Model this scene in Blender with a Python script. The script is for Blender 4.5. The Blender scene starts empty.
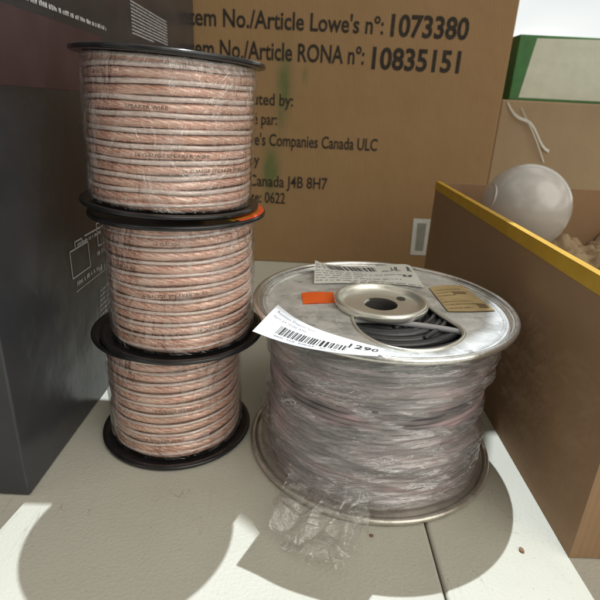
import bpy, bmesh, math, random
from math import sin, cos, pi, radians
from mathutils import Vector, Matrix, noise as mn
random.seed(7)
S = 0.13                                   # metres per building unit; everything below is in units, scaled at the end
scn = bpy.context.scene
col = scn.collection

# ---------------------------------------------------------------- camera numbers (solved from the photograph)
F, PITCH, ROLL, HC = 493.13, 0.3714, 0.0493, 2.6342
def px(x, y, z=0.0, yy=None):
    """building-unit point seen at photo pixel (x,y) on the height z, or on the upright plane y=yy"""
    c, s = cos(ROLL), sin(ROLL); dx, dy = x-300, y-300
    u = c*dx+s*dy; v = -s*dx+c*dy
    d = Vector((u, F*cos(PITCH)-v*sin(PITCH), -F*sin(PITCH)-v*cos(PITCH)))
    t = (z-HC)/d.z if yy is None else yy/d.y
    return Vector((0, 0, HC))+d*t

# ---------------------------------------------------------------- objects
def tag(o, label=None, cat=None, group=None, kind=None):
    for k, v in (('label', label), ('category', cat), ('group', group), ('kind', kind)):
        if v: o[k] = v
    return o
def empty(name, loc, rz=0):
    o = bpy.data.objects.new(name, None); col.objects.link(o); o.empty_display_size = .02
    o.location = loc; o.rotation_euler = (0, 0, rz); return o
def mesh(name, vs, fs, mat, parent=None, smooth=True, uvs=None, loc=None):
    me = bpy.data.meshes.new(name); me.from_pydata([tuple(v) for v in vs], [], fs); me.update()
    if uvs:
        ul = me.uv_layers.new(name='UVMap')
        for p in me.polygons:
            for li in p.loop_indices: ul.data[li].uv = uvs[me.loops[li].vertex_index]
    if smooth: me.polygons.foreach_set('use_smooth', [True]*len(me.polygons))
    o = bpy.data.objects.new(name, me); col.objects.link(o); me.materials.append(mat)
    if parent: o.parent = parent
    if loc: o.location = loc
    return o
class MB:
    def __init__(s): s.v = []; s.f = []
    def add(s, vs, fs):
        n = len(s.v); s.v += [Vector(v) for v in vs]; s.f += [tuple(i+n for i in f) for f in fs]; return s
    def box(s, a, b, bev=0.0):
        bm = bmesh.new(); bmesh.ops.create_cube(bm, size=1)
        a = Vector(a); b = Vector(b)
        for v in bm.verts: v.co = Vector([(a[i]+b[i])/2+v.co[i]*(b[i]-a[i]) for i in range(3)])
        if bev: bmesh.ops.bevel(bm, geom=bm.edges[:], offset=bev, segments=3, profile=.5, affect='EDGES')
        bm.verts.index_update()
        s.add([v.co.copy() for v in bm.verts], [[v.index for v in f.verts] for f in bm.faces]); bm.free(); return s
    def build(s, name, mat, parent=None, smooth=False, loc=None):
        return mesh(name, s.v, s.f, mat, parent, smooth, None, loc)
def lathe(prof, n=128, rfun=None, closed=False):
    vs, fs = [], []; m = len(prof)
    for i in range(n):
        a = 2*pi*i/n
        for r, z in prof: vs.append((r*cos(a), r*sin(a), z))
    for i in range(n):
        j = (i+1) % n
        for k in range(m if closed else m-1):
            l = (k+1) % m
            fs.append((i*m+k, j*m+k, j*m+l, i*m+l))
    return vs, fs
def rounded(r, z0, z1, b, seg=4):
    p = []
    for k in range(seg+1):
        a = -pi/2+pi/2*k/seg; p.append((r-b+b*cos(a), z0+b+b*sin(a)))
    for k in range(seg+1):
        a = pi/2*k/seg; p.append((r-b+b*cos(a), z1-b+b*sin(a)))
    return p
def tube(pts, r, n=10, closed=False, rf=None):
    """tube along a polyline; also gives uv = (length, angle)"""
    vs, fs, uv = [], [], []; m = len(pts); L = 0
    for i, p in enumerate(pts):
        a = pts[(i-1) % m] if (closed or i) else p
        b = pts[(i+1) % m] if (closed or i < m-1) else p
        t = (Vector(b)-Vector(a)).normalized()
        up = Vector((0, 0, 1)) if abs(t.z) < .95 else Vector((1, 0, 0))
        s_ = t.cross(up).normalized(); w = s_.cross(t)
        if i: L += (Vector(p)-Vector(pts[i-1])).length
        rr = r*(rf(i) if rf else 1)
        for k in range(n):
            g = 2*pi*k/n; vs.append(Vector(p)+s_*cos(g)*rr+w*sin(g)*rr); uv.append((L, k/n))
    for i in range(m if closed else m-1):
        j = (i+1) % m
        for k in range(n):
            l = (k+1) % n; fs.append((i*n+k, i*n+l, j*n+l, j*n+k))
    if not closed:
        fs.append(tuple(range(n))[::-1]); fs.append(tuple((m-1)*n+k for k in range(n)))
    return vs, fs, uv
def catmull(P, t):
    n = len(P)-1; x = max(0, min(1, t))*n; i = min(int(x), n-1); f = x-i
    a = P[max(i-1, 0)]; b = P[i]; c = P[i+1]; d = P[min(i+2, n)]
    return .5*((2*b)+(c-a)*f+(2*a-5*b+4*c-d)*f*f+(3*b-a-3*c+d)*f**3)

# ---------------------------------------------------------------- shader helpers
class N:
    def __init__(s, name):
        s.m = bpy.data.materials.new(name); s.m.use_nodes = True; s.t = s.m.node_tree
        s.t.nodes.clear(); s.out = s.t.nodes.new('ShaderNodeOutputMaterial'); s.c = None
    def n(s, ty, **kw):
        x = s.t.nodes.new(ty)
        for k, v in kw.items(): setattr(x, k, v)
        return x
    def l(s, a, b): s.t.links.new(a, b)
    def coord(s, sc=(1, 1, 1), rot=(0, 0, 0), uv=False):
        tc = s.n('ShaderNodeTexCoord'); mp = s.n('ShaderNodeMapping')
        k = 1 if uv else 1/S
        mp.inputs['Scale'].default_value = [q*k for q in sc]; mp.inputs['Rotation'].default_value = rot
        s.l(tc.outputs['UV' if uv else 'Object'], mp.inputs['Vector']); return mp.outputs[0]
    def noise(s, scale, detail=4, rough=.5, sc=(1, 1, 1), dist=0, uv=False, rot=(0, 0, 0)):
        x = s.n('ShaderNodeTexNoise'); x.inputs['Scale'].default_value = scale; x.inputs['Detail'].default_value = detail
        x.inputs['Roughness'].default_value = rough; x.inputs['Distortion'].default_value = dist
        s.l(s.coord(sc, rot, uv), x.inputs['Vector']); return x.outputs['Fac']
    def voro(s, scale, out='Color', sc=(1, 1, 1)):
        x = s.n('ShaderNodeTexVoronoi'); x.inputs['Scale'].default_value = scale
        s.l(s.coord(sc), x.inputs['Vector']); return x.outputs[out]
    def ramp(s, fac, stops):
        x = s.n('ShaderNodeValToRGB'); e = x.color_ramp.elements
        while len(e) > 1: e.remove(e[-1])
        e[0].position, e[0].color = stops[0][0], col4(stops[0][1])
        for p_, c_ in stops[1:]: q = e.new(p_); q.color = col4(c_)
        s.l(fac, x.inputs[0]); return x.outputs[0]
    def mix(s, fac, a, b, mode='MIX'):
        x = s.n('ShaderNodeMix', data_type='RGBA', blend_type=mode)
        for i, v in ((0, fac), (6, a), (7, b)):
            if isinstance(v, (int, float)): x.inputs[i].default_value = v
            elif isinstance(v, (tuple, list)): x.inputs[i].default_value = col4(v)
            else: s.l(v, x.inputs[i])
        return x.outputs[2]
    def math(s, op, a, b=0.0, c=0.0):
        x = s.n('ShaderNodeMath', operation=op)
        for i, v in enumerate((a, b, c)):
            if isinstance(v, (int, float)): x.inputs[i].default_value = v
            else: s.l(v, x.inputs[i])
        return x.outputs[0]
    def bump(s, h, dist, strength=1.0, prev=None):
        x = s.n('ShaderNodeBump'); x.inputs['Distance'].default_value = dist*S; x.inputs['Strength'].default_value = strength
        s.l(h, x.inputs['Height'])
        if prev: s.l(prev, x.inputs['Normal'])
        return x.outputs[0]
    def bsdf(s, color=(.5, .5, .5), rough=.5, metal=0., normal=None, coat=0., coat_rough=.1, spec=.5, alpha=1., trans=0., ior=1.5, emit=None):
        b = s.n('ShaderNodeBsdfPrincipled')
        def put(k, v):
            if v is None: return
            if isinstance(v, (int, float)): b.inputs[k].default_value = v
            elif isinstance(v, (tuple, list)): b.inputs[k].default_value = col4(v)
            else: s.l(v, b.inputs[k])
        put('Base Color', color); put('Roughness', rough); put('Metallic', metal); put('Normal', normal)
        put('Coat Weight', coat); put('Coat Roughness', coat_rough); put('Specular IOR Level', spec); put('Alpha', alpha)
        put('Transmission Weight', trans); put('IOR', ior)
        return b.outputs[0]
    def done(s, sh): s.l(sh, s.out.inputs['Surface']); return s.m
def col4(c):
    if isinstance(c, (int, float)): c = (c, c, c)
    return tuple(c)+(1,) if len(c) == 3 else tuple(c)
def sep_z(k, uv=False):
    x = k.n('ShaderNodeSeparateXYZ'); k.l(k.coord(uv=uv), x.inputs[0]); return x.outputs

# table: moulded grained plastic
k = N('table_plastic')
g = k.voro(42, 'Distance'); g2 = k.noise(70, 3); big = k.noise(1.3, 4)
c = k.ramp(big, [(.3, (.49, .475, .41)), (.7, (.54, .525, .455))])
c = k.mix(k.ramp(k.noise(55, 2), [(.68, 0), (.74, 1)]), c, (.42, .40, .35))
sx = k.math('ABSOLUTE', k.math('SUBTRACT', k.noise(1.1, 2, .5, sc=(6, 1, 1), rot=(0, 0, .7), dist=.6), .5)); c = k.mix(k.math('MULTIPLY', k.ramp(sx, [(0, .55), (.004, 0)]), k.ramp(k.noise(1.7, 3), [(.5, 0), (.6, 1)])), c, (.30, .28, .24))
dirt = k.ramp(k.noise(.8, 7, .65, dist=.4), [(.56, 0), (.75, .5)])
c = k.mix(dirt, c, (.44, .41, .35))
nb = k.bump(g, .010, .17); nb = k.bump(g2, .008, .22, nb)
M_table = k.done(k.bsdf(c, .5, normal=nb, spec=.35))
k = N('floor_concrete'); M_floor = k.done(k.bsdf(k.ramp(k.noise(.6, 6), [(.3, (.22, .21, .2)), (.7, (.3, .29, .27))]), .6))

def cardboard(name, base, dark, stain=False, sc=1.):
    k = N(name)
    c = k.ramp(k.noise(1.1*sc, 6, .6), [(.25, dark), (.75, base)])
    fib = k.noise(30*sc, 3, .6, sc=(1, 1, .15)); c = k.mix(k.ramp(fib, [(.35, .0), (.75, .16)]), c, tuple(x*.75 for x in base))
    # faint vertical flute lines
    w = k.n('ShaderNodeTexWave', bands_direction='X'); w.inputs['Scale'].default_value = 7; w.inputs['Distortion'].default_value = .4
    k.l(k.coord((1, 1, .02)), w.inputs['Vector']); c = k.mix(k.math('MULTIPLY', w.outputs['Fac'], .06), c, tuple(x*.7 for x in base))
    if stain:
        xyz = sep_z(k); tot = None
        for cx, cz, rx, rz, amt in ((-.43, 2.98, .11, .45, 1.6), (-.60, 1.62, .13, .38, 1.7), (-.10, 3.12, .05, .12, .7), (-.47, 2.35, .06, .3, .5)):
            a = k.math('DIVIDE', k.math('SUBTRACT', xyz[0], cx), rx); b = k.math('DIVIDE', k.math('SUBTRACT', xyz[2], cz), rz)
            d = k.math('ADD', k.math('MULTIPLY', a, a), k.math('MULTIPLY', b, b))
            e = k.math('MULTIPLY', k.math('POWER', 2.718, k.math('MULTIPLY', d, -1)), amt)
            tot = e if tot is None else k.math('ADD', tot, e)
        st = k.math('MULTIPLY', tot, k.ramp(k.noise(5, 4, .6, sc=(1, 1, .3)), [(.3, .25), (.65, 1)]))
        c = k.mix(k.math('MULTIPLY', k.math('MINIMUM', st, 1.), .75), c, (.07, .13, .04))
    nb = k.bump(w.outputs['Fac'], .01, .12); nb = k.bump(k.noise(3, 4), .05, .25, nb)
    return k.done(k.bsdf(c, .72, normal=nb, spec=.25))
M_card = cardboard('brown_cardboard', (.33, .205, .10), (.30, .18, .085), True)
M_card2 = cardboard('grey_brown_cardboard', (.34, .215, .125), (.29, .18, .10))
M_card3 = cardboard('pale_cardboard', (.36, .26, .16), (.31, .22, .13))
k = N('yellow_print'); M_yellow = k.done(k.bsdf(k.ramp(k.noise(4, 5), [(.3, (.50, .28, .015)), (.7, (.58, .35, .03))]), .55))
k = N('black_ink'); M_ink = k.done(k.bsdf(k.ramp(k.noise(14, 4), [(.3, (.02, .017, .015)), (.75, (.05, .04, .03))]), .7, spec=.2))
k = N('worn_brown_print'); M_print = k.done(k.bsdf(k.ramp(k.noise(30, 3, .6), [(.42, (.05, .03, .02)), (.6, (.30, .17, .11))]), .5))
k = N('faint_thermal_ink'); M_faint = k.done(k.bsdf((.26, .26, .30), .7, spec=.2))
k = N('grey_ink'); M_ink2 = k.done(k.bsdf((.09, .09, .10), .7, spec=.2))
k = N('white_ink'); M_white_ink = k.done(k.bsdf((.72, .72, .74), .6, spec=.3))
k = N('dark_carton')
xyz = sep_z(k)
c = k.ramp(k.noise(1.2, 5), [(.3, (.028, .029, .034)), (.7, (.045, .047, .054))])
M_darkbox = k.done(k.bsdf(c, .27, normal=k.bump(k.noise(2, 3), .06, .25), spec=.5))
k = N('maroon_print'); M_maroon = k.done(k.bsdf(k.ramp(k.noise(3, 3), [(.3, (.055, .03, .036)), (.7, (.075, .042, .05))]), .35))

# spool plastic, conductors, wraps
k = N('black_spool_plastic')
sm = k.noise(5, 5, .65)
M_black = k.done(k.bsdf(k.ramp(k.noise(9, 4), [(.3, (.010, .010, .011)), (.7, (.018, .018, .02))]), k.math('MULTIPLY_ADD', sm, .22, .07), normal=k.bump(k.noise(8, 2), .006, .5), spec=.6))
def conductor(name, stops, edge, darkblot):
    k = N(name); uv = sep_z(k, True)
    # strands twist diagonally under the clear jacket
    ph = k.math('ADD', k.math('MULTIPLY', uv[1], 2*pi*9), k.math('MULTIPLY', uv[0], 85))
    wob = k.math('MULTIPLY', k.noise(6, 2, uv=True, sc=(6, 2, 1)), 7)
    st = k.math('MULTIPLY_ADD', k.math('SINE', k.math('ADD', ph, wob)), .5, .5)
    v = k.math('ADD', k.math('MULTIPLY', st, .20), k.math('MULTIPLY', k.noise(1, 5, .7, uv=True, sc=(5, 5, 1)), .80))
    c = k.ramp(v, stops)
    bl = k.ramp(k.noise(1, 3, .6, uv=True, sc=(2.1, 1.5, 1)), [(.55, 0), (.72, .75)])
    c = k.mix(bl, c, darkblot)
    return k.done(k.bsdf(c, .38, .25, normal=k.bump(st, .004, .35), coat=1., coat_rough=.06))
M_copper = conductor('copper_strands_in_clear_jacket', [(.20, (.28, .11, .07)), (.36, (.60, .29, .20)), (.50, (.83, .48, .37)), (.72, (.97, .79, .69))], .5, (.40, .22, .12))
M_silver = conductor('tinned_strands_in_clear_jacket', [(.20, (.36, .24, .20)), (.36, (.64, .48, .43)), (.50, (.86, .72, .67)), (.70, (.97, .90, .87))], .5, (.50, .38, .32))
k = N('dark_core'); M_core = k.done(k.bsdf((.26, .13, .085), .5))
def film(name, fac_stops, tint, nscale, rough=.12, stretch=(1, 1, 1), bumpd=.05, uv=False, streak=None, gloss=.06):
    k = N(name)
    w = k.noise(nscale, 5, .6, sc=stretch, dist=.8, uv=uv)
    nb = k.bump(w, bumpd, 1.0)
    gl = k.n('ShaderNodeBsdfGlossy'); gl.inputs['Roughness'].default_value = rough; gl.inputs['Color'].default_value = (1, 1, 1, 1); k.l(nb, gl.inputs['Normal'])
    tr = k.n('ShaderNodeBsdfTransparent'); tr.inputs['Color'].default_value = (.98, .98, .98, 1)
    df = k.n('ShaderNodeBsdfDiffuse'); df.inputs['Color'].default_value = col4(tint)
    tl = k.n('ShaderNodeBsdfTranslucent'); tl.inputs['Color'].default_value = col4(tint)
    m0 = k.n('ShaderNodeMixShader'); m0.inputs[0].default_value = .3; k.l(df.outputs[0], m0.inputs[1]); k.l(tl.outputs[0], m0.inputs[2])
    fac = k.ramp(k.noise(nscale*1.3, 5, .7, sc=stretch, dist=1.2, uv=uv), fac_stops)
    if streak:
        a = k.noise(1, 4, .55, sc=streak, dist=1.5, uv=uv)
        th = k.math('ABSOLUTE', k.math('SUBTRACT', a, .5)); st = k.ramp(th, [(.0, .9), (.03, 0)])
        b = k.ramp(k.noise(2.0, 3, .5, uv=uv), [(.45, 0), (.6, 1)])
        fac = k.math('MAXIMUM', fac, k.math('MULTIPLY', st, b))
    m1 = k.n('ShaderNodeMixShader')
    k.l(fac, m1.inputs[0]); k.l(tr.outputs[0], m1.inputs[1]); k.l(m0.outputs[0], m1.inputs[2])
    lw = k.n('ShaderNodeLayerWeight'); k.l(nb, lw.inputs['Normal'])
    fr = k.math('MULTIPLY_ADD', k.math('POWER', lw.outputs['Facing'], 4.0), .8, gloss)
    m2 = k.n('ShaderNodeMixShader'); k.l(fr, m2.inputs[0]); k.l(m1.outputs[0], m2.inputs[1]); k.l(gl.outputs[0], m2.inputs[2])
    return k.done(m2.outputs[0])
M_shrink = film('clear_shrink_wrap', [(.50, .0), (.75, .35)], (.88, .86, .85), 3.2, .07, (1, 1, .6), .12, gloss=.11)
M_stretch = film('milky_stretch_film', [(.40, .08), (.54, .22), (.68, .62)], (.90, .87, .89), 1, .12, (1.6, 13, 1), .045, uv=True, streak=(3.0, 20, 1), gloss=.13)
M_flapfilm = film('clear_film_sheet', [(.46, .05), (.60, .18), (.74, .65)], (.92, .90, .87), 3.2, .08, (1, 1.6, 1), .09, gloss=.12)

# metals
def metal(name, base, lo, hi, spangle, rough=.3, mt=.55):
    k = N(name)
    def cells(sc):
        x = k.n('ShaderNodeTexVoronoi'); x.inputs['Scale'].default_value = sc; x.inputs['Randomness'].default_value = 1
        a = k.n('ShaderNodeMix', data_type='VECTOR'); a.inputs[0].default_value = .06
        nz = k.n('ShaderNodeTexNoise'); nz.inputs['Scale'].default_value = sc*1.5; k.l(k.coord(), nz.inputs['Vector'])
        k.l(k.coord(), a.inputs[4]); k.l(nz.outputs['Color'], a.inputs[5]); k.l(a.outputs[1], x.inputs['Vector'])
        y = k.n('ShaderNodeSeparateColor'); k.l(x.outputs['Color'], y.inputs[0]); return y.outputs[0]
    v = k.math('MULTIPLY_ADD', cells(7), .5, k.math('MULTIPLY', cells(17), .5))
    dd = k.math('ADD', k.math('MULTIPLY', v, spangle), k.math('MULTIPLY', k.noise(1.7, 7, .7, dist=1.0), 1-spangle))
    c = k.ramp(dd, [(.32, lo), (.48, base), (.66, hi)])
    scr = k.math('ABSOLUTE', k.math('SUBTRACT', k.noise(2.5, 2, .5, sc=(1, 14, 1), rot=(0, 0, .5), dist=.5), .5))
    c = k.mix(k.ramp(scr, [(.0, .5), (.006, 0)]), c, (.30, .29, .27))
    r = k.math('MULTIPLY_ADD', k.noise(3, 6, .7), .34, rough-.15)
    return k.done(k.bsdf(c, r, mt, normal=k.bump(k.noise(10, 4), .008, .5)))
M_galv = metal('galvanised_steel', (.68, .69, .69), (.36, .365, .365), (.88, .885, .885), .3, .38, .5)
M_steel = metal('plain_steel_flange', (.58, .545, .49), (.42, .39, .34), (.70, .68, .63), .12, .27, .75)
M_rim = metal('rolled_rim_steel', (.74, .73, .70), (.55, .54, .52), (.86, .86, .84), .12, .22, .9)
k = N('cream_hub_steel'); M_hub = k.done(k.bsdf(k.ramp(k.noise(4, 5), [(.3, (.74, .73, .65)), (.7, (.84, .83, .76))]), .3, .75, normal=k.bump(k.noise(9, 3), .01, .4)))
k = N('black_cable_jacket'); M_cable = k.done(k.bsdf(k.ramp(k.noise(4, 4), [(.3, (.03, .031, .035)), (.7, (.075, .078, .085))]), .26, normal=k.bump(k.noise(12, 3), .01, .4), spec=.6))
k = N('grey_cable_jacket'); M_cable2 = k.done(k.bsdf((.42, .42, .45), .3))
k = N('reel_winding')
c = k.ramp(k.noise(1.6, 3, .6, sc=(1, 1, 5)), [(.32, (.06, .055, .06)), (.46, (.17, .15, .155)), (.57, (.30, .24, .245)), (.62, (.44, .30, .32)), (.67, (.36, .33, .34)), (.8, (.50, .46, .42))])
M_winding = k.done(k.bsdf(c, .45))
k = N('hole_dark'); M_hole = k.done(k.bsdf((.05, .047, .042), .8))

# papers
def paper(name, base, lo): 
    k = N(name); return k.done(k.bsdf(k.ramp(k.noise(5, 5), [(.3, lo), (.7, base)]), .5, normal=k.bump(k.noise(3, 3), .03, .4), spec=.35))
M_paper = paper('white_tag_paper', (.76, .78, .82), (.72, .74, .78))
M_paper2 = paper('thermal_label_paper', (.66, .66, .62), (.56, .56, .52))
M_kraft = paper('kraft_label_paper', (.55, .42, .22), (.42, .31, .15))
M_kink = paper('brown_label_print', (.24, .165, .08), (.18, .12, .06))
M_orange = paper('orange_sticker_paper', (.95, .16, .02), (.88, .13, .015))
M_orange_w = paper('orange_and_white_sticker', (.85, .1, .02), (.80, .08, .02))
M_green = paper('green_carton', (.06, .20, .06), (.045, .15, .045))
M_pale = paper('pale_carton_panel', (.62, .63, .52), (.56, .57, .47))
M_grey_label = paper('grey_printed_label', (.30, .30, .26), (.25, .25, .21))
M_grey_label2 = paper('label_dark_panel', (.12, .13, .10), (.10, .10, .08))
k = N('frosted_globe'); M_globe = k.done(k.bsdf((.50, .475, .45), .24, normal=k.bump(k.noise(2.5, 3), .03, .4), coat=.6, coat_rough=.1))
k = N('pink_plastic'); M_pinkp = k.done(k.bsdf((.50, .44, .41), .35))
k = N('brown_scrap'); M_scrap = k.done(k.bsdf((.22, .13, .07), .8))
k = N('clear_tape'); M_tape = k.done(k.bsdf((.62, .60, .55), .3, spec=.6))

# ---------------------------------------------------------------- lettering helpers
def text_geo(body, bold=.0):
    cu = bpy.data.curves.new('t', 'FONT'); cu.body = body; cu.size = 1; cu.offset = bold; cu.resolution_u = 3; cu.fill_mode = 'FRONT'
    o = bpy.data.objects.new('t', cu); col.objects.link(o)
    dg = bpy.context.evaluated_depsgraph_get(); dg.update()
    me = bpy.data.meshes.new_from_object(o.evaluated_get(dg))
    v = [(p.co.x, p.co.y) for p in me.vertices]; f = [tuple(p.vertices) for p in me.polygons]
    bpy.data.objects.remove(o); bpy.data.curves.remove(cu); bpy.data.meshes.remove(me)
    return v, f
CAP = max(y for x, y in text_geo('H')[0])
def fit_text(body, x0, x1, base, cap, bold=.02):
    """2-D lettering stretched between x0 and x1 with the given baseline and capital height"""
    v, f = text_geo(body, bold); a = min(p[0] for p in v); b = max(p[0] for p in v)
    return [((p[0]-a)/(b-a)*(x1-x0)+x0, base+p[1]*cap/CAP) for p in v], f
def lay(parts, fn):
    """join 2-D pieces, each point carried to 3-D by fn"""
    vs, fs = [], []
    for v, f in parts:
        n = len(vs); vs += [fn(*p) for p in v]; fs += [tuple(i+n for i in q) for q in f]
    return vs, fs
def rect(x0, y0, x1, y1, n=1):
    v = []; f = []
    for i in range(n+1):
        t = i/n; v += [(x0+(x1-x0)*t, y0), (x0+(x1-x0)*t, y1)]
    for i in range(n): f.append((2*i, 2*i+2, 2*i+3, 2*i+1))
    return v, f
def barcode(x0, x1, y0, y1, seed, dens=40):
    r = random.Random(seed); out = []; x = x0; u = (x1-x0)/dens/2.1
    while x < x1:
        w = u*r.choice((1, 1, 2, 3)); out.append(rect(x, y0, min(x+w, x1), y1)); x += w+u*r.choice((1, 1, 2, 2))
    return out
def fineprint(x0, x1, y, h, seed, fill=1.):
    """print too small to read: runs of tiny marks"""
    r = random.Random(seed); out = []; x = x0; e = x0+(x1-x0)*fill
    while x < e:
        for _ in range(r.randint(2, 7)):
            w = h*r.uniform(.35, .6)
            if x+w > e: break
            out.append(rect(x, y, x+w*.45, y+h*r.uniform(.7, 1))); out.append(rect(x+w*.45, y+h*r.choice((0, .4, .7)), x+w*.8, y+h*r.choice((.25, .6, .95))+h*.05)); x += w
        x += h*.6
    return out

# ---------------------------------------------------------------- setting
fl = MB().add([(-60, -60, -5.7), (60, -60, -5.7), (60, 60, -5.7), (-60, 60, -5.7)], [(0, 1, 2, 3)]).build('floor', M_floor); tag(fl, kind='structure')
def table(x0, x1, label):
    t = empty('folding_table', ((x0+x1)/2, 6, -5.7)); tag(t, label, 'table', 'folding tables side by side')
    b = MB().box((x0-(x0+x1)/2, -6.4, 5.36), (x1-(x0+x1)/2, 5.6, 5.7), .022); b.build('tabletop', M_table, t)
    for sx in (-1, 1):
        for sy in (-1, 1):
            w = (x1-x0)/2-.5; vs, f, _ = tube([(sx*w, sy*4.9, 0), (sx*w, sy*4.9, 5.36)], .11, 12); mesh('leg', vs, f, M_steel, t)
table(-6.2, .937, 'beige grained plastic folding table carrying the three copper wire spools')
table(.949, 7.0, 'beige grained plastic folding table right of the dark seam, under the open box')

# ---------------------------------------------------------------- big lettered box
BX = empty('cardboard_box', (0, 8.62, 0)); tag(BX, 'large plain brown cardboard box with black Item No. lettering, standing behind the reels', 'box')
PANEL_SHADE = [(-1.25, 3.35), (-.30, 2.62), (-.05, 2.40), (.9, 2.30), (1.35, 2.75), (1.74, 3.75), (4.2, 4.3)]  # front outline on the table of the shade from the added overhead panel
BT = 4.75
HL = 60.; LAMP = Vector((1.0, 3.6+.375*HL, HL))
def above(x, y, z):
    s_ = Vector((x, y, 0)); return s_+(LAMP-s_)*z/HL
b = MB().box((-2.6, 0, 0.004), (3.09, 4.2, BT), .02); b.build('body', M_card, BX)
LX, LY = 1.25, .43
ZP = 10.
fv = [(above(x, y, ZP).x, above(x, y, ZP).y) for x, y in PANEL_SHADE+[(4.2, 9.5), (-1.25, 9.5)]]
vs = [(x, y, ZP) for x, y in fv]+[(x, y, ZP+.12) for x, y in fv]; n = len(fv)
cp = mesh('shade_panel', vs, [tuple(range(n))[::-1], tuple(range(n, 2*n))]+[(i, (i+1) % n, n+(i+1) % n, n+i) for i in range(n)], M_pale, None, False); tag(cp, kind='structure')  # added panel, unseen overhead, cut to shade the back of the table
T = [fit_text("Item No./Article Lowe's nº:", -1.98, 1.08, 3.75, .235, .018), fit_text('1073380', 1.19, 2.39, 3.735, .285, .028),
     fit_text('Item No./Article RONA nº:', -1.98, .82, 3.315, .245, .018), fit_text('10835151', .945, 2.33, 3.265, .295, .028),
     fit_text('Distributed by:', -1.50, -.27, 2.65, .175, .015), fit_text('Distribué par:', -1.50, -.52, 2.35, .175, .015),
     fit_text("Lowe's Companies Canada ULC", -1.20, 1.16, 2.02, .185, .015), fit_text('by', -.98, -.80, 1.70, .17, .015),
     fit_text('Canada J4B 8H7', -.98, .37, 1.345, .185, .015), fit_text('Date: 0622', -1.14, -.345, 1.065, .18, .015)]
for t_ in T:
    vs, f = lay([t_], lambda x, y: (x, -.004, y)); mesh('printed_line', vs, f, M_ink, BX, False)
lb = MB().add([(1.92, -.006, .92), (2.22, -.006, .92), (2.22, -.006, .26), (1.94, -.006, .26)], [(0, 3, 2, 1)]).build('paper_label', M_paper2, BX)
MB().add([(2.0, -.009, .84), (2.16, -.009, .84), (2.16, -.009, .34), (2.02, -.009, .34)], [(0, 3, 2, 1)]).build('printed_panel', M_grey_label, lb)

# ---------------------------------------------------------------- dark box on the left
XD = -1.83
DB = empty('product_box', (XD, 5.8, 0)); tag(DB, 'tall dark grey glossy product box with white fine print, left of the spool stack', 'box')
MB().box((-3.2, -3.1, .004), (0, 2.72, 4.9), .015).build('body', M_darkbox, DB)
def side(u, z): return (.004, u, z)          # u runs away from the camera along the box's right side
def on_side(x, y):
    c, s = cos(ROLL), sin(ROLL); dx, dy = x-300, y-300
    uu = c*dx+s*dy; v = -s*dx+c*dy
    d = Vector((uu, F*cos(PITCH)-v*sin(PITCH), -F*sin(PITCH)-v*cos(PITCH))); t = XD/d.x
    p = Vector((0, 0, HC))+d*t; return p.y-5.8, p.z
W = []
a0, a1 = on_side(130, 2), on_side(167, 3); zt = on_side(131, 2)[1]
u0, u1 = a0[0], on_side(166, 12)[0]
zb = on_side(131, 33)[1]
nl = 10
for i in range(nl):
    z = zt-(zt-zb)*i/(nl-1); W += fineprint(u0, u1, z, .017, 30+i, .55 if i == nl-1 else 1)
PAR = W; W = []
sx0, sz0 = on_side(62, 14); sx1, sz1 = on_side(131, 39)
STRIP = fineprint(-2.9, -.9, sz0-.0, .034, 77)
# outline box icon and its captions
ic = [on_side(*q) for q in ((97, 246), (99, 232), (104, 232), (104, 246))]
def stroke(p, q, w=.012):
    (a, b_), (c_, d_) = p, q; L_ = math.hypot(c_-a, d_-b_); nx, ny = -(d_-b_)/L_*w/2, (c_-a)/L_*w/2
    return [(a+nx, b_+ny), (c_+nx, d_+ny), (c_-nx, d_-ny), (a-nx, b_-ny)], [(0, 1, 2, 3)]
def P(x, y): return on_side(x, y)
def icon(u, z, w, h):
    return [stroke((u, z), (u+w, z)), stroke((u, z+h), (u+w, z+h)), stroke((u, z), (u, z+h)), stroke((u+w, z), (u+w, z+h)), stroke((u+w*.3, z+h), (u+w*.3, z+h*1.25)), stroke((u+w*.7, z+h), (u+w*.7, z+h*1.25)), stroke((u+w*.3, z+h*1.25), (u+w*.7, z+h*1.25))]
i0 = P(98, 246); W += icon(i0[0], i0[1], .42, .20)
i1 = P(78, 275); W += icon(i1[0]-.1, i1[1], .34, .22)
for (x, y, wd, sd, h) in ((97, 256, .6, 3, .05), (99, 272, .6, 4, .055), (77, 286, .5, 5, .04), (77, 247, .5, 6, .03)):
    q = P(x, y); W += fineprint(q[0], q[0]+wd, q[1], h, sd)
for i in range(7):
    q = P(100, 292+i*5); W += fineprint(q[0], q[0]+.7, q[1], .022, 60+i, .9)
q = P(84, 236); W.append(stroke((q[0], q[1]), (q[0]+.8, q[1]), .014))
q = P(76, 292); W.append(stroke((q[0], q[1]), (q[0]+1.3, q[1]), .008))
for nm, Q in (('printed_paragraph', PAR), ('printed_line', STRIP), ('printed_icons', W)):
    vs, f = lay(Q, side); mesh(nm, vs, f, M_white_ink, DB, False)
shade_lid = [above(*q, 4.93) for q in ((-2.3, 3.95), (-1.25, 3.92), (-1.27, 2.66), (-2.3, 2.62))]; shade_lid = [(p.x-XD, p.y-5.8) for p in shade_lid]
vs = [(x, y, 4.915) for x, y in shade_lid]+[(x, y, 4.95) for x, y in shade_lid]
mesh('shade_flap', vs, [(0, 1, 2, 3), (7, 6, 5, 4)]+[(i, i+4, (i+1) % 4+4, (i+1) % 4) for i in range(4)], M_darkbox, DB, False)  # added piece above the view, shaped to shade the table left of the spools
zm = sz0-.06
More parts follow.
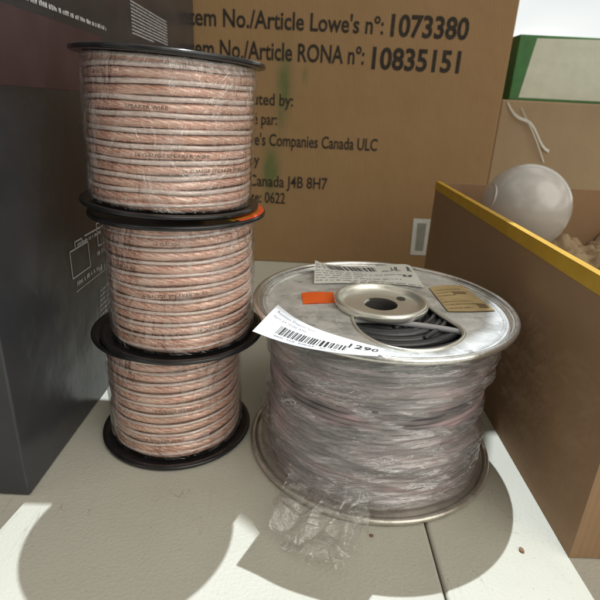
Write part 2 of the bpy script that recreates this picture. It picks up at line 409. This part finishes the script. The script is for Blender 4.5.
MB().add([(.002, -3.08, zm-.45), (.002, -3.08, zm), (.002, -1.0, zm), (.002, -1.6, zm-.45)], [(0, 3, 2, 1)]).build('printed_panel', M_maroon, DB)

# ---------------------------------------------------------------- open box on the right, globe inside
XR = 1.82
RB = empty('open_carton', (XR, 7.0, 0)); tag(RB, 'open grey-brown carton with yellow top edge, holding a white globe', 'box')
b = MB(); H = 1.76; w = .05; y0, y1, x1 = -4.6, .04, 3.2
b.box((0, y0, .004), (w, y1, H)); b.box((w, y1-w, .006), (x1-w, y1-.002, H-.003)); b.box((x1-w, y0, .004), (x1, y1, H-.001)); b.box((w, y0+.002, .006), (x1-w, y0+w, H-.003)); b.box((w, y0+w, .008), (x1-w, y1-w, .06))
b.build('body', M_card2, RB)
b = MB(); b.box((-.006, y0+.01, H-.105), (.0, y1+.005, H+.008)); b.box((0, y0+.01, H+.001), (w+.006, y1+.005, H+.008)); b.build('yellow_edge', M_yellow, RB)
G = empty('glass_globe', (2.70, 6.1, .80)); tag(G, 'frosted white glass globe sticking out of the open carton', 'globe')
r = .52; pr = [(r*sin(a), r-r*cos(a)+.3) for a in [pi*i/40 for i in range(41)]]
vs, f = lathe(pr, 64); mesh('globe', vs, f, M_globe, G)
pr = [(.001, 0), (.17, 0), (.19, .03), (.19, .1), (.16, .15), (.16, .3), (.2, .33), (.2, .4)]
vs, f = lathe(pr, 48); M_ = Matrix.Translation((-.34, -.05, .9)) @ Matrix.Rotation(radians(-80), 4, 'Y') @ Matrix.Translation((0, 0, -.2))
mesh('neck_collar', [M_ @ (Vector(v)*.85) for v in vs], f, M_pinkp, G)
# crumpled packing inside the carton, under the globe
vs, f = [], []; n = 110
for i in range(n+1):
    for j in range(n+1):
        x = .08+i/n*3.0; y = -4.4+j/n*4.35; vs.append((x, y, 1.02+.30*mn.noise(Vector((x*2.2, y*2.2, 3)))+.22*abs(mn.noise(Vector((x*3.5, y*3.5, 1))))+.07*abs(mn.noise(Vector((x*9, y*9, 5))))))
for i in range(n):
    for j in range(n): a = i*(n+1)+j; f.append((a, a+1, a+n+2, a+n+1))
o = mesh('packing_paper', vs, f, M_card3, None, False, loc=(XR, 7.0, 0)); o.data.polygons.foreach_set('use_smooth', [True]*len(o.data.polygons)); tag(o, 'crumpled brown packing paper filling the open carton under the globe', 'paper')

# box behind on the right, with a green carton on top
q = px(492, 97, yy=9.4)
SB = empty('cardboard_box', (3.35, 9.35, 0)); tag(SB, 'brown taped cardboard box at the far right behind the open carton', 'box')
zt2 = q.z-.03
MB().box((0, 0, .004), (3.0, 2.6, zt2), .03).build('body', M_card3, SB)
def ribbon(name, pts, wd, mat, parent, ax=(0, 0, 1)):
    vs, f = [], []
    for i, p in enumerate(pts):
        vs += [Vector(p)-Vector(ax)*wd/2, Vector(p)+Vector(ax)*wd/2]
        if i: f.append((2*i-2, 2*i, 2*i+1, 2*i-1))
    return mesh(name, vs, f, mat, parent, True)
ribbon('packing_tape', [(.1+.9*t, -.02-.05*sin(pi*t), zt2-.05-.75*t-.06*sin(9*t)) for t in [i/12 for i in range(13)]], .05, M_tape, SB)
ribbon('packing_tape', [(.35+.6*t, -.02-.07*sin(pi*t), zt2-.12-.9*t) for t in [i/12 for i in range(13)]], .03, M_tape, SB)
GB = empty('green_carton', (3.55, 9.6, zt2)); tag(GB, 'small green carton with a pale side panel on top of the far right box', 'box')
hg = 1.05
MB().box((0, 0, .004), (2.2, 1.6, hg), .02).build('body', M_green, GB)
MB().add([(.17, -.004, .05), (1.9, -.004, .05), (1.9, -.004, hg-.02), (.30, -.004, hg-.05)], [(0, 1, 2, 3)]).build('side_panel', M_pale, GB)

# ---------------------------------------------------------------- copper wire spools
SH = .962; RF = .622; RW = .536
def wire_spool(cx, cy, z0, label, seed, turns, RW=.536, tilt=0, sticker=False, rot=0, thick=False):
    t = empty('wire_spool', (cx, cy, z0), rot); tag(t, label, 'wire spool', 'black wire spools stacked in a column')
    t.rotation_euler = (0, radians(tilt), 0)
    r = random.Random(seed)
    th = .034
    for nm, a, b_ in (('bottom_flange', .003, th), ('top_flange', SH-th, SH-.003)):
        up = nm == 'top_flange'
        # disc with a slightly raised outer bead and a sunk hub
        if up: prof = [(.12, a)]+rounded(RF, a, b_, .012)+[(RF-.035, b_), (RF-.05, b_-.008), (.2, b_-.008), (.17, b_), (.12, b_), (.12, a)]
        else: prof = [(.12, a), (.17, a), (.2, a+.006), (RF-.05, a+.006), (RF-.035, a)]+rounded(RF, a, b_, .012)+[(RF-.04, b_), (RF-.055, b_-.009), (.3, b_-.009), (.12, b_-.009), (.12, a)]
        vs, f = lathe(prof, 144); o = mesh(nm, vs, f, M_black, t)
        for p in o.data.polygons: p.use_smooth = True
    zb, zt_ = th+.004, SH-th-.004
    vs, f = lathe([(.12, zb), (RW-.036, zb), (RW-.036, zt_), (.12, zt_)], 96); mesh('core', vs, f, M_core, t)
    pitch = (zt_-zb)/turns; rc, rs = (pitch*.325, pitch*.165) if thick else (pitch*.362, pitch*.125)
    nseg = 120
    ph0 = r.uniform(0, 6.28)
    def zjit(a, q): return .06*pitch*mn.noise(Vector((cos(a)*1.3+q*.6, sin(a)*1.3, seed+q*.35)))*2
    def rjit(a, q): return .010*mn.noise(Vector((cos(a)*2.0, sin(a)*2.0+q*.9, seed*3+q*.8)))
    def zc(k): 
        q = k/nseg; a = 2*pi*q+pi/2
        return zb+q*pitch, a, q
    zz = {}
    for nm, off, rr, mat in (('copper_wire', rc*1.05, rc, M_copper), ('silver_wire', rc*2.1+rs*1.05, rs, M_silver)):
        pts = []
        for k in range(-int(.9*nseg), int((turns+.9)*nseg)+1):
            z, a, q = zc(k); z = min(z+off+zjit(a, q), zt_-rr)
            R = RW-rr-.003+rjit(a, q)+(.000 if nm == 'copper_wire' else .004)
            R -= .012*max(0, -q-.1)+.012*max(0, q-turns+.9)
            pts.append((R*cos(a), R*sin(a), max(z, zb+rr*.9)))
        vs, f, uv = tube(pts, rr, 12); mesh(nm, vs, f, mat, t, True, uv)
    # small black print along the copper conductor, following its turn
    W_ = []
    nprint = 4; words = ['16 GAUGE SPEAKER WIRE', 'SPEAKER WIRE', '16 GAUGE', '16 GAUGE SPEAKER WIRE']
    for i in range(nprint):
        turn = int(turns*(i+r.uniform(.35, .95))/nprint); turn = min(max(turn, 1), turns-2)
        a0 = -pi/2+r.uniform(-1.15, .55)-rot
        v, ff = fit_text(words[(i+seed) % 4], 0, .0215*len(words[(i+seed) % 4]), -rc*.40, rc*.72, .006)
        def fn(x, y):
            a = a0+x/RW; q = turn+((a-pi/2) % (2*pi))/(2*pi)
            z = zb+q*pitch+rc*1.05+zjit(a, q)
            R = RW-rc-.003+rjit(a, q)+math.sqrt(max(rc*rc-y*y, 0))+.0016
            return (R*cos(a), R*sin(a), z+y)
        W_.append(([fn(*p) for p in v], ff))
    for v, ff in W_: mesh('wire_print', v, ff, M_print, t, False)
    # shrink film pulled round the turns
    vs, f = [], []; na, nz = 220, 46
    for i in range(na):
        a = 2*pi*i/na
        for j in range(nz+1):
            z = zb+(zt_-zb)*j/nz
            R = RW+.014+.012*abs(mn.noise(Vector((cos(a)*3, sin(a)*3, z*5+seed))))+.012*max(0, mn.noise(Vector((cos(a)*6+z*3, sin(a)*6, z*2+seed*2))))
            if j < 3 or j > nz-3: R -= .012
            vs.append((R*cos(a), R*sin(a), z))
    for i in range(na):
        for j in range(nz): a_ = i*(nz+1)+j; b_ = ((i+1) % na)*(nz+1)+j; f.append((a_, b_, b_+1, a_+1))
    mesh('plastic_wrap', vs, f, M_shrink, t)
    if sticker:
        n_ = 60; vs, f = [], []
        for i in range(n_+1):
            a = -.62+1.25*i/n_
            for R in (RF-.115, RF-.012): vs.append((R*cos(a), R*sin(a), SH-.0015))
            if i: f.append((2*i-2, 2*i-1, 2*i+1, 2*i))
        s_ = mesh('sticker', vs, f, M_orange_w, t, False)
        v, ff = fit_text('SPEAKER WIRE', 0, .62, .0, .05, .01)
        mesh('sticker_print', [((RF-.09+y)*cos(.35-x/.58), (RF-.09+y)*sin(.35-x/.58), SH+.0005) for x, y in v], ff, M_yellow, s_, False)
    return t
wire_spool(-1.012, 3.63, 0.003, 'lowest black spool of copper wire in the stack, standing on the table', 3, 10, .528)
wire_spool(-.905, 3.545, SH+.003, 'middle spool of copper wire in the stack, red sticker on its top flange', 11, 10, .528, sticker=True)
wire_spool(-.960, 3.58, 2*SH+.006+.024, 'topmost black spool of copper wire, in front of the dark box', 23, 10, .552, tilt=2.2, thick=True)

# ---------------------------------------------------------------- big metal cable reel
CX, CY, HR = .6375, 3.575, 1.28
R_ = empty('cable_reel', (CX, CY, 0)); tag(R_, 'large metal cable reel wrapped in plastic film with paper tags on its top flange', 'cable reel')
def rel(x, y, z): p = px(x, y, z); return Vector((p.x-CX, p.y-CY, z))
# bottom flange: dished sheet with rolled rim
def bead(R, zc_, rr, n=10, a0=-pi, a1=pi): return [(R+rr*cos(a0+(a1-a0)*k/n), zc_+rr*sin(a0+(a1-a0)*k/n)) for k in range(n+1)]
prof = [(.1, .05), (.80, .05), (.86, .042), (.93, .028), (.955, .028)]+[(.978+.024*cos(a), .030+.024*sin(a)) for a in [pi*.8-(pi*1.6)*k/12 for k in range(13)]]+[(.95, .012), (.1, .02)]
vs, f = lathe(prof, 192); mesh('bottom_flange', vs, f, M_steel, R_)
# top flange plate with the open window, made from a filled 2-D outline
ZT = HR-.03
win = [(353, 312), (351.5, 318), (353, 324), (358, 331), (364, 336), (374, 342), (387, 347), (400, 350), (413, 351.3), (427, 351), (440, 349.5), (451, 346.5), (460, 342), (465, 336), (464, 331), (459, 326), (452, 321.5), (443, 316), (434, 310), (424, 303), (405, 296), (385, 294), (368, 299)]
win = [rel(x, y, ZT) for x, y in win]
wc = sum(win, Vector())/len(win)
win = [wc+(p-wc)*.985 for p in win]
win = [catmull(win+[win[0]], i/90) for i in range(90)]
def plate(name, outer, holes, z0, z1, mat, parent):
    cu = bpy.data.curves.new('c', 'CURVE'); cu.dimensions = '2D'; cu.fill_mode = 'BOTH'; cu.extrude = (z1-z0)/2
    for loop in [outer]+holes:
        sp = cu.splines.new('POLY'); sp.points.add(len(loop)-1); sp.use_cyclic_u = True
        for i, p in enumerate(loop): sp.points[i].co = (p[0], p[1], 0, 1)
    o = bpy.data.objects.new('c', cu); col.objects.link(o)
    dg = bpy.context.evaluated_depsgraph_get(); dg.update()
    me = bpy.data.meshes.new_from_object(o.evaluated_get(dg)); bpy.data.objects.remove(o); bpy.data.curves.remove(cu)
    vs = [(v.co.x, v.co.y, v.co.z+(z0+z1)/2) for v in me.vertices]; f = [tuple(p.vertices) for p in me.polygons]
    bpy.data.meshes.remove(me)
    return mesh(name, vs, f, mat, parent, False)
def ring(r, n=160, c=(0, 0)): return [(c[0]+r*cos(2*pi*i/n), c[1]+r*sin(2*pi*i/n)) for i in range(n)]
HX, HY = -.02, -.055
tf = plate('top_flange', ring(.925), [win], ZT-.018, ZT, M_galv, R_)
prof = [(.924, ZT-.019), (.924, ZT+.0005), (.945, ZT+.004), (.955, ZT+.014)]+[(.977+.024*cos(a), HR-.012+.024*sin(a)) for a in [pi*.9-(pi*1.9)*k/14 for k in range(15)]]+[(.95, HR-.05), (.924, ZT-.019)]
vs, f = lathe(prof, 192); mesh('rolled_rim', vs, f, M_rim, tf)
vs, f = lathe([(.885, ZT+.001), (.893, ZT+.009), (.902, ZT+.009), (.910, ZT+.001)], 192); mesh('pressed_ridge', vs, f, M_galv, tf)
vs, f, _ = tube([Vector((p.x, p.y, ZT-.002)) for p in win], .016, 8, True); mesh('window_lip', vs, f, M_hub, tf)
# hub cup
def cup(x, y): return (x+HX, y+HY)
prof = [(.13, ZT+.014), (.27, ZT+.014), (.295, ZT+.020), (.312, ZT+.045), (.322, ZT+.060), (.335, ZT+.066), (.350, ZT+.060), (.358, ZT+.045), (.356, ZT+.020), (.345, ZT+.004), (.33, ZT-.006), (.2, ZT-.01)]
vs, f = lathe(prof, 128); hb = mesh('hub_cup', [(v[0]+HX, v[1]+HY, v[2]) for v in vs], f, M_hub, R_)
vs, f = lathe([(.131, ZT+.014), (.128, ZT+.012), (.126, ZT-.02), (.126, ZT-.5)], 96); mesh('arbor_hole', [(v[0]+HX, v[1]+HY, v[2]) for v in vs], f, M_hole, hb)
mesh('hole_bottom', [(HX+.13*cos(2*pi*i/48), HY+.13*sin(2*pi*i/48), ZT-.12) for i in range(48)], [tuple(range(48))], M_hole, hb, False)
dh = rel(401, 298.5, ZT+.017)
mesh('drive_hole', [(dh.x+.036*cos(2*pi*i/32), dh.y+.042*sin(2*pi*i/32), ZT+.0165) for i in range(32)], [tuple(range(32))], M_hole, hb, False)
# hub barrel and black cable coils seen through the window
vs, f = lathe([(.20, .06), (.20, ZT-.02)], 96); mesh('barrel', [(v[0], v[1], v[2]) for v in vs], f, M_hub, R_)
cb = MB(); r = random.Random(5)
for lay_ in range(3):
    nr = 12
    for i in range(nr):
        R0 = .25+i*.054+r.uniform(-.007, .007); z = ZT-.055-lay_*.05-.02*abs(sin(i*2.3))
        ph = r.uniform(0, 6.3); ex = r.uniform(0, .016); tz = r.uniform(0, .014)
        pts = [((R0+ex*cos(a-ph)+.008*mn.noise(Vector((cos(a)*2, sin(a)*2, i))))*cos(a), (R0+ex*cos(a-ph))*sin(a)-.0, z+tz*sin(a+ph)) for a in [2*pi*j/96 for j in range(96)]]
        vs, f, _ = tube(pts, .028, 10, True); cb.add(vs, f)
cb.build('black_cable', M_cable, R_, True)
p0, p1, p2 = rel(350, 321, ZT-.03), rel(400, 323, ZT-.02), rel(463, 333, ZT-.03)
pts = [catmull([p0+Vector((-.25, .02, -.05)), p0, rel(375, 320.5, ZT-.02), p1, rel(432, 327, ZT-.018), p2, p2+Vector((.2, -.1, -.04))], i/40) for i in range(41)]
vs, f, _ = tube(pts, .021, 10); mesh('cable_end', vs, f, M_cable2, R_)
for (a_, b_, c_) in (((422, 306), (412, 318), (395, 328)), ((436, 313), (428, 322), (410, 333)), ((447, 320), (440, 328), (425, 338))):
    q = [rel(*a_, ZT-.03), rel(*b_, ZT-.028), rel(*c_, ZT-.05)]
    vs, f, _ = tube([catmull(q, i/14) for i in range(15)], .018, 9); mesh('crossing_cable', vs, f, M_cable, R_)
# winding under the film
prof = []
zw0, zw1, nr = .05, ZT-.02, 30
for i in range(nr):
    z = zw0+(zw1-zw0)*(i+.5)/nr
    for k in range(7):
        a = -pi/2+pi*k/6; prof.append((.835+.02*cos(a), z+(zw1-zw0)/nr/2*sin(a)))
vs, f = lathe(prof, 160); mesh('wire_winding', [(v[0]*(1+.012*mn.noise(Vector((v[0]*2, v[1]*2, v[2]*9)))), v[1]*(1+.012*mn.noise(Vector((v[0]*2, v[1]*2, v[2]*9)))), v[2]) for v in vs], f, M_winding, R_)
# stretch film: dense sheet with real folds
def ridge(p): return 1-abs(mn.noise(p))*2
def film_r(a, z):
    t = z/1.25
    cx_, cy_ = cos(a), sin(a)
    base = .885+.024*sin(t*9.5+1.2*sin(a*1+.5))-.014*(t-.3)
    base += .018*math.exp(-((z-.05)/.07)**2)
    zz = z+.08*sin(a*2+1.0)+.06*mn.noise(Vector((cx_*1.3, cy_*1.3, 2)))
    b1 = ridge(Vector((cx_*1.0, cy_*1.0, zz*3.0)))         # broad overlapping bands
    b2 = ridge(Vector((cx_*1.3+5+z*1.2, cy_*1.3, (z-.07*sin(a*2.0))*7)))
    b3 = ridge(Vector((cx_*2.6+zz*3, cy_*2.6-zz*3, zz*15)))
    b4 = ridge(Vector((cx_*4.5+zz*6, cy_*4.5, z*26+6*cx_+2*sin(3*a))))
    b5 = ridge(Vector((cx_*9+zz*14, cy_*9+zz*9, zz*34)))
    m = max(0., mn.noise(Vector((cx_*2+3, cy_*2, z*2.5)))+.25)
    return base+.030*(b1-.6)+.020*(b2-.6)+.009*(b3-.6)+.004*(b4-.6)+.010*m*(b5-.6)
vs, f = [], []; na, nz = 760, 170; FUV = []
for i in range(na):
    a = 2*pi*i/na
    for j in range(nz+1):
        t = j/nz; z = .052+(ZT-.03-.052)*t; R = film_r(a, z)
        if t > .965: R -= (t-.965)*.9
        vs.append((R*cos(a), R*sin(a), z)); FUV.append(((a+.7 if a < pi*.5 else a-2*pi+.7)*.9, z+.09*sin(a*2+1)))
for i in range(na):
    for j in range(nz): a_ = i*(nz+1)+j; b_ = ((i+1) % na)*(nz+1)+j; f.append((a_, b_, b_+1, a_+1))
mesh('stretch_film', vs, f, M_stretch, R_, True, FUV)
# loose tail of film lying over the bottom flange and the table
TL, TR = rel(288, 462, .12), rel(372, 497, .10)
L = [rel(x, y, z) for x, y, z in ((290, 468, .10), (280, 500, .07), (272, 528, .03), (279, 549, .012), (299, 566, .012))]
Rr = [rel(x, y, z) for x, y, z in ((368, 498, .12), (372, 512, .075), (364, 530, .03), (356, 552, .014), (345, 574, .012))]
vs, f = [], []; n = 90
for i in range(n+1):
    for j in range(n+1):
        u, v = i/n, j/n; p = catmull(L, v)*(1-u)+catmull(Rr, v)*u
        q = p*3.2
        h = .09*abs(mn.noise(q*1.4))+.06*max(0, ridge(Vector((q.x*1.3+q.y*.5, q.y*.6, 3)))-.4)+.012*mn.noise(q*5)+.022*max(0, ridge(Vector((q.x*2.6-q.y*1.2, q.y*1.1, 8)))-.55)
        eg = abs(u-.5)*2; p = p+Vector((.02*mn.noise(q*2+Vector((9, 0, 0)))+.10*eg*mn.noise(Vector((v*5, 3+u, 0))), .03*mn.noise(Vector((u*9, v*3, 4)))+.09*v*mn.noise(Vector((u*5, 7, 0))), max(h, 0)+.006))
        vs.append(p)
for i in range(n):
    for j in range(n): a_ = i*(n+1)+j; f.append((a_, a_+1, a_+n+2, a_+n+1))
mesh('film_tail', vs, f, M_flapfilm, R_)

# paper on the top flange -------------------------------------------------
def sheet(name, bot, top, mat, parent, nu=40, nv=8, curl=None):
    def fn(u, v, e=0.0):
        p = catmull(bot, u)*(1-v)+catmull(top, u)*v
        if curl: p = p+curl(u, v)
        if e:
            du = fn(min(u+.01, 1), v)-fn(max(u-.01, 0), v); dv = fn(u, min(v+.02, 1))-fn(u, max(v-.02, 0)); nn = du.cross(dv).normalized(); p = p+nn*e
        return p
    vs, f = [], []
    for i in range(nu+1):
        for j in range(nv+1): vs.append(fn(i/nu, j/nv))
    for i in range(nu):
        for j in range(nv): a_ = i*(nv+1)+j; f.append((a_, a_+nv+1, a_+nv+2, a_+1))
    m = len(vs); vs += [fn(i/nu, j/nv, -.003) for i in range(nu+1) for j in range(nv+1)]
    f += [tuple(q+m for q in reversed(g)) for g in f]
    return mesh(name, vs, f, mat, parent), fn
bot = [rel(252.5, 331, 1.34), rel(272, 338.5, 1.325), rel(300, 346.5, 1.322), rel(340, 353.2, 1.325), rel(377, 356.2, 1.335)]
top = [rel(278, 304.5, 1.40), rel(294, 317, 1.375), rel(318, 329, 1.35), rel(352, 340, 1.330), rel(386, 349.2, 1.335)]
tg, fn = sheet('lot_tag', bot, top, M_paper, R_)
pr = barcode(.23, .76, .20, .52, 4, 44)
vs, f = lay(pr, lambda u, v: fn(u, v, .0022)); ink = mesh('barcode', vs, f, M_ink, tg, False)
tt = [fit_text('1290', .765, .955, .46, .27, .008)]
vs, f = lay(tt, lambda u, v: fn(u, v, .003)); mesh('lot_number', vs, f, M_ink, tg, False)
tt = [fit_text('Auction Depot Inc', .08, .50, .80, .075, .0), fit_text('April 24 10:00 AM', .08, .44, .64, .075, .0)]
tt += fineprint(.24, .72, .10, .045, 9)
vs, f = lay(tt, lambda u, v: fn(u, v, .0022)); mesh('printed_lines', vs, f, M_faint, tg, False)
bot = [rel(314, 283.5, ZT+.012), rel(345, 283, ZT+.012), rel(378, 284, ZT+.012), rel(400, 284.5, ZT+.012), rel(424, 287.5, ZT+.012)]
top = [rel(315, 260.5, HR+.075), rel(325, 264.5, HR+.035), rel(360, 265, HR+.03), rel(395, 265, HR+.035), rel(410, 266, HR+.04)]
sl, fn2 = sheet('shipping_label', bot, top, M_paper2, R_, curl=lambda u, v: Vector((0, 0, .012*sin(u*9)*v+.010*sin(v*pi))))
pr = barcode(.22, .58, .62, .88, 8, 26)+[rect(.05, .62, .058, .85), rect(.17, .62, .178, .85), rect(.08, .66, .12, .69), rect(.08, .80, .12, .83)]
pr += [fit_text('LB', .70, .76, .66, .16, .02), fit_text('R', .87, .93, .62, .22, .04)]
for i in range(5): pr += fineprint(.03, .97, .50-.10*i, .028, 40+i, (.5, .95, .45, .8, .6)[i])
pr += fineprint(.62, .80, .60, .04, 50)+fineprint(.80, .95, .34, .10, 51)+fineprint(.30, .98, .03, .03, 52)
vs, f = lay(pr, lambda u, v: fn2(u, v, .002)); mesh('printing', vs, f, M_ink2, sl, False)
kb = [rel(448, 312, ZT+.004), rel(472, 312, ZT+.004), rel(495, 311, ZT+.004)]; kt = [rel(429, 288, ZT+.004), rel(446, 286.5, ZT+.004), rel(463, 286.5, ZT+.004)]
kl, fn3 = sheet('kraft_label', kb, kt, M_kraft, R_, curl=lambda u, v: Vector((0, 0, .006+.012*abs(sin(u*pi)*sin(v*7)))))
pr = []
for i in range(7): pr += fineprint(.06, .94, .08+.12*i, .03, 70+i, (.6, .9, .75, .95, .5, .9, .8)[i])
pr += [rect(.70, .08, .9, .22), rect(.45, .60, .75, .68)]
vs, f = lay(pr, lambda u, v: fn3(u, v, .002)); mesh('printing', vs, f, M_kink, kl, False)
ob = [rel(303, 304, ZT+.004), rel(320, 303.2, ZT+.004), rel(336, 302.5, ZT+.004)]; ot = [rel(301.5, 293, ZT+.004), rel(318, 292, ZT+.004), rel(333, 291.5, ZT+.004)]
sheet('orange_sticker', ob, ot, M_orange, R_, nu=10, nv=4, curl=lambda u, v: Vector((0, 0, .004*sin(u*5))))

# crumbs on the table ------------------------------------------------------
def crumb(x, y, s, label, seed):
    p = px(x, y, 0); bm = bmesh.new(); bmesh.ops.create_icosphere(bm, subdivisions=2, radius=s)
    for v in bm.verts: v.co *= 1+.5*mn.noise(v.co*30+Vector((seed, 0, 0))); v.co.z *= .45
    bm.verts.index_update(); o = mesh('crumb', [v.co.copy() for v in bm.verts], [[v.index for v in g.verts] for g in bm.faces], M_scrap, None, True, loc=(p.x, p.y, s*.35)); bm.free()
    tag(o, label, 'crumb')
crumb(372, 506+30, .015, 'small brown crumb in front of the metal reel beside the film tail', 1)
crumb(521, 551, .02, 'brown crumb lying on the sunlit table at the far right', 2)

# ---------------------------------------------------------------- light
w = bpy.data.worlds.new('World'); scn.world = w; w.use_nodes = True; nt = w.node_tree; nt.nodes.clear()
out = nt.nodes.new('ShaderNodeOutputWorld'); bg = nt.nodes.new('ShaderNodeBackground'); nt.links.new(bg.outputs[0], out.inputs[0])
tc = nt.nodes.new('ShaderNodeTexCoord'); no = nt.nodes.new('ShaderNodeTexNoise'); no.inputs['Scale'].default_value = 2.4; no.inputs['Detail'].default_value = 2
mp = nt.nodes.new('ShaderNodeMapping'); mp.inputs['Scale'].default_value = (1, 1, 2.2); nt.links.new(tc.outputs['Generated'], mp.inputs[0]); nt.links.new(mp.outputs[0], no.inputs['Vector'])
rp = nt.nodes.new('ShaderNodeValToRGB'); e = rp.color_ramp.elements
e[0].position = .40; e[0].color = (.11, .10, .08, 1); e[1].position = .58; e[1].color = (.74, .70, .60, 1)
q_ = e.new(.70); q_.color = (2.0, 1.9, 1.7, 1)
dp = nt.nodes.new('ShaderNodeVectorMath'); dp.operation = 'DOT_PRODUCT'; dp.inputs[1].default_value = Vector((.62, -.30, .72)).normalized()
nt.links.new(tc.outputs['Generated'], dp.inputs[0])
m1 = nt.nodes.new('ShaderNodeMath'); m1.operation = 'MULTIPLY_ADD'; m1.inputs[1].default_value = .17; nt.links.new(dp.outputs['Value'], m1.inputs[0]); nt.links.new(no.outputs['Fac'], m1.inputs[2])
nt.links.new(m1.outputs[0], rp.inputs[0]); dw = nt.nodes.new('ShaderNodeVectorMath'); dw.operation = 'DOT_PRODUCT'; dw.inputs[1].default_value = Vector((.55, -.55, .62)).normalized()
nt.links.new(tc.outputs['Generated'], dw.inputs[0])
rw = nt.nodes.new('ShaderNodeValToRGB'); g_ = rw.color_ramp.elements; g_[0].position = .84; g_[0].color = (0, 0, 0, 1); g_[1].position = .90; g_[1].color = (3.7, 3.6, 3.2, 1)  # bright disc added to the world, upper front right, for fill and highlights
nt.links.new(dw.outputs['Value'], rw.inputs[0])
ad = nt.nodes.new('ShaderNodeMix'); ad.data_type = 'RGBA'; ad.blend_type = 'ADD'; ad.inputs[0].default_value = 1
nt.links.new(rp.outputs[0], ad.inputs[6]); nt.links.new(rw.outputs[0], ad.inputs[7])
dz = nt.nodes.new('ShaderNodeVectorMath'); dz.operation = 'DOT_PRODUCT'; dz.inputs[1].default_value = Vector((.45, .88, .14)).normalized(); nt.links.new(tc.outputs['Generated'], dz.inputs[0])
rz = nt.nodes.new('ShaderNodeValToRGB'); h_ = rz.color_ramp.elements; h_[0].position = .86; h_[0].color = (0, 0, 0, 1); h_[1].position = .94; h_[1].color = (1.3, 1.4, 1.45, 1)
nt.links.new(dz.outputs['Value'], rz.inputs[0]); a2 = nt.nodes.new('ShaderNodeMix'); a2.data_type = 'RGBA'; a2.blend_type = 'ADD'; a2.inputs[0].default_value = 1
nt.links.new(ad.outputs[2], a2.inputs[6]); nt.links.new(rz.outputs[0], a2.inputs[7]); nt.links.new(a2.outputs[2], bg.inputs[0])
bg.inputs[1].default_value = .47
def lamp(name, pos, target, size, power, color):
    d = bpy.data.lights.new(name, 'AREA'); d.shape = 'DISK'; d.size = size*S; d.energy = power; d.color = color
    o = bpy.data.objects.new(name, d); col.objects.link(o); o.location = Vector(pos)
    o.rotation_euler = (Vector(target)-Vector(pos)).to_track_quat('-Z', 'Y').to_euler(); return o
lamp('ceiling_lamp', LAMP, (.2, 3.2, 0), .55, 870, (.86, .95, 1.0))

# ---------------------------------------------------------------- camera
cd = bpy.data.cameras.new('camera'); cam = bpy.data.objects.new('camera', cd); col.objects.link(cam); scn.camera = cam
cd.sensor_fit = 'HORIZONTAL'; cd.sensor_width = 36; cd.lens = F/600*36; cd.clip_start = .01; cd.clip_end = 200
cam.matrix_world = Matrix.Translation((0, 0, HC)) @ Matrix.Rotation(pi/2-PITCH, 4, 'X') @ Matrix.Rotation(ROLL, 4, 'Z')
cd.dof.use_dof = True; cd.dof.focus_distance = 3.5*S; cd.dof.aperture_fstop = 11

# ---------------------------------------------------------------- to metres
for me in bpy.data.meshes: me.transform(Matrix.Scale(S, 4))
for o in bpy.data.objects: o.location = o.location*S
scn.render.engine = 'CYCLES'
scn.cycles.max_bounces = 6; scn.cycles.transparent_max_bounces = 12
scn.view_settings.view_transform = 'Standard'; scn.view_settings.look = 'None'; scn.view_settings.exposure = 0; scn.view_settings.gamma = 1
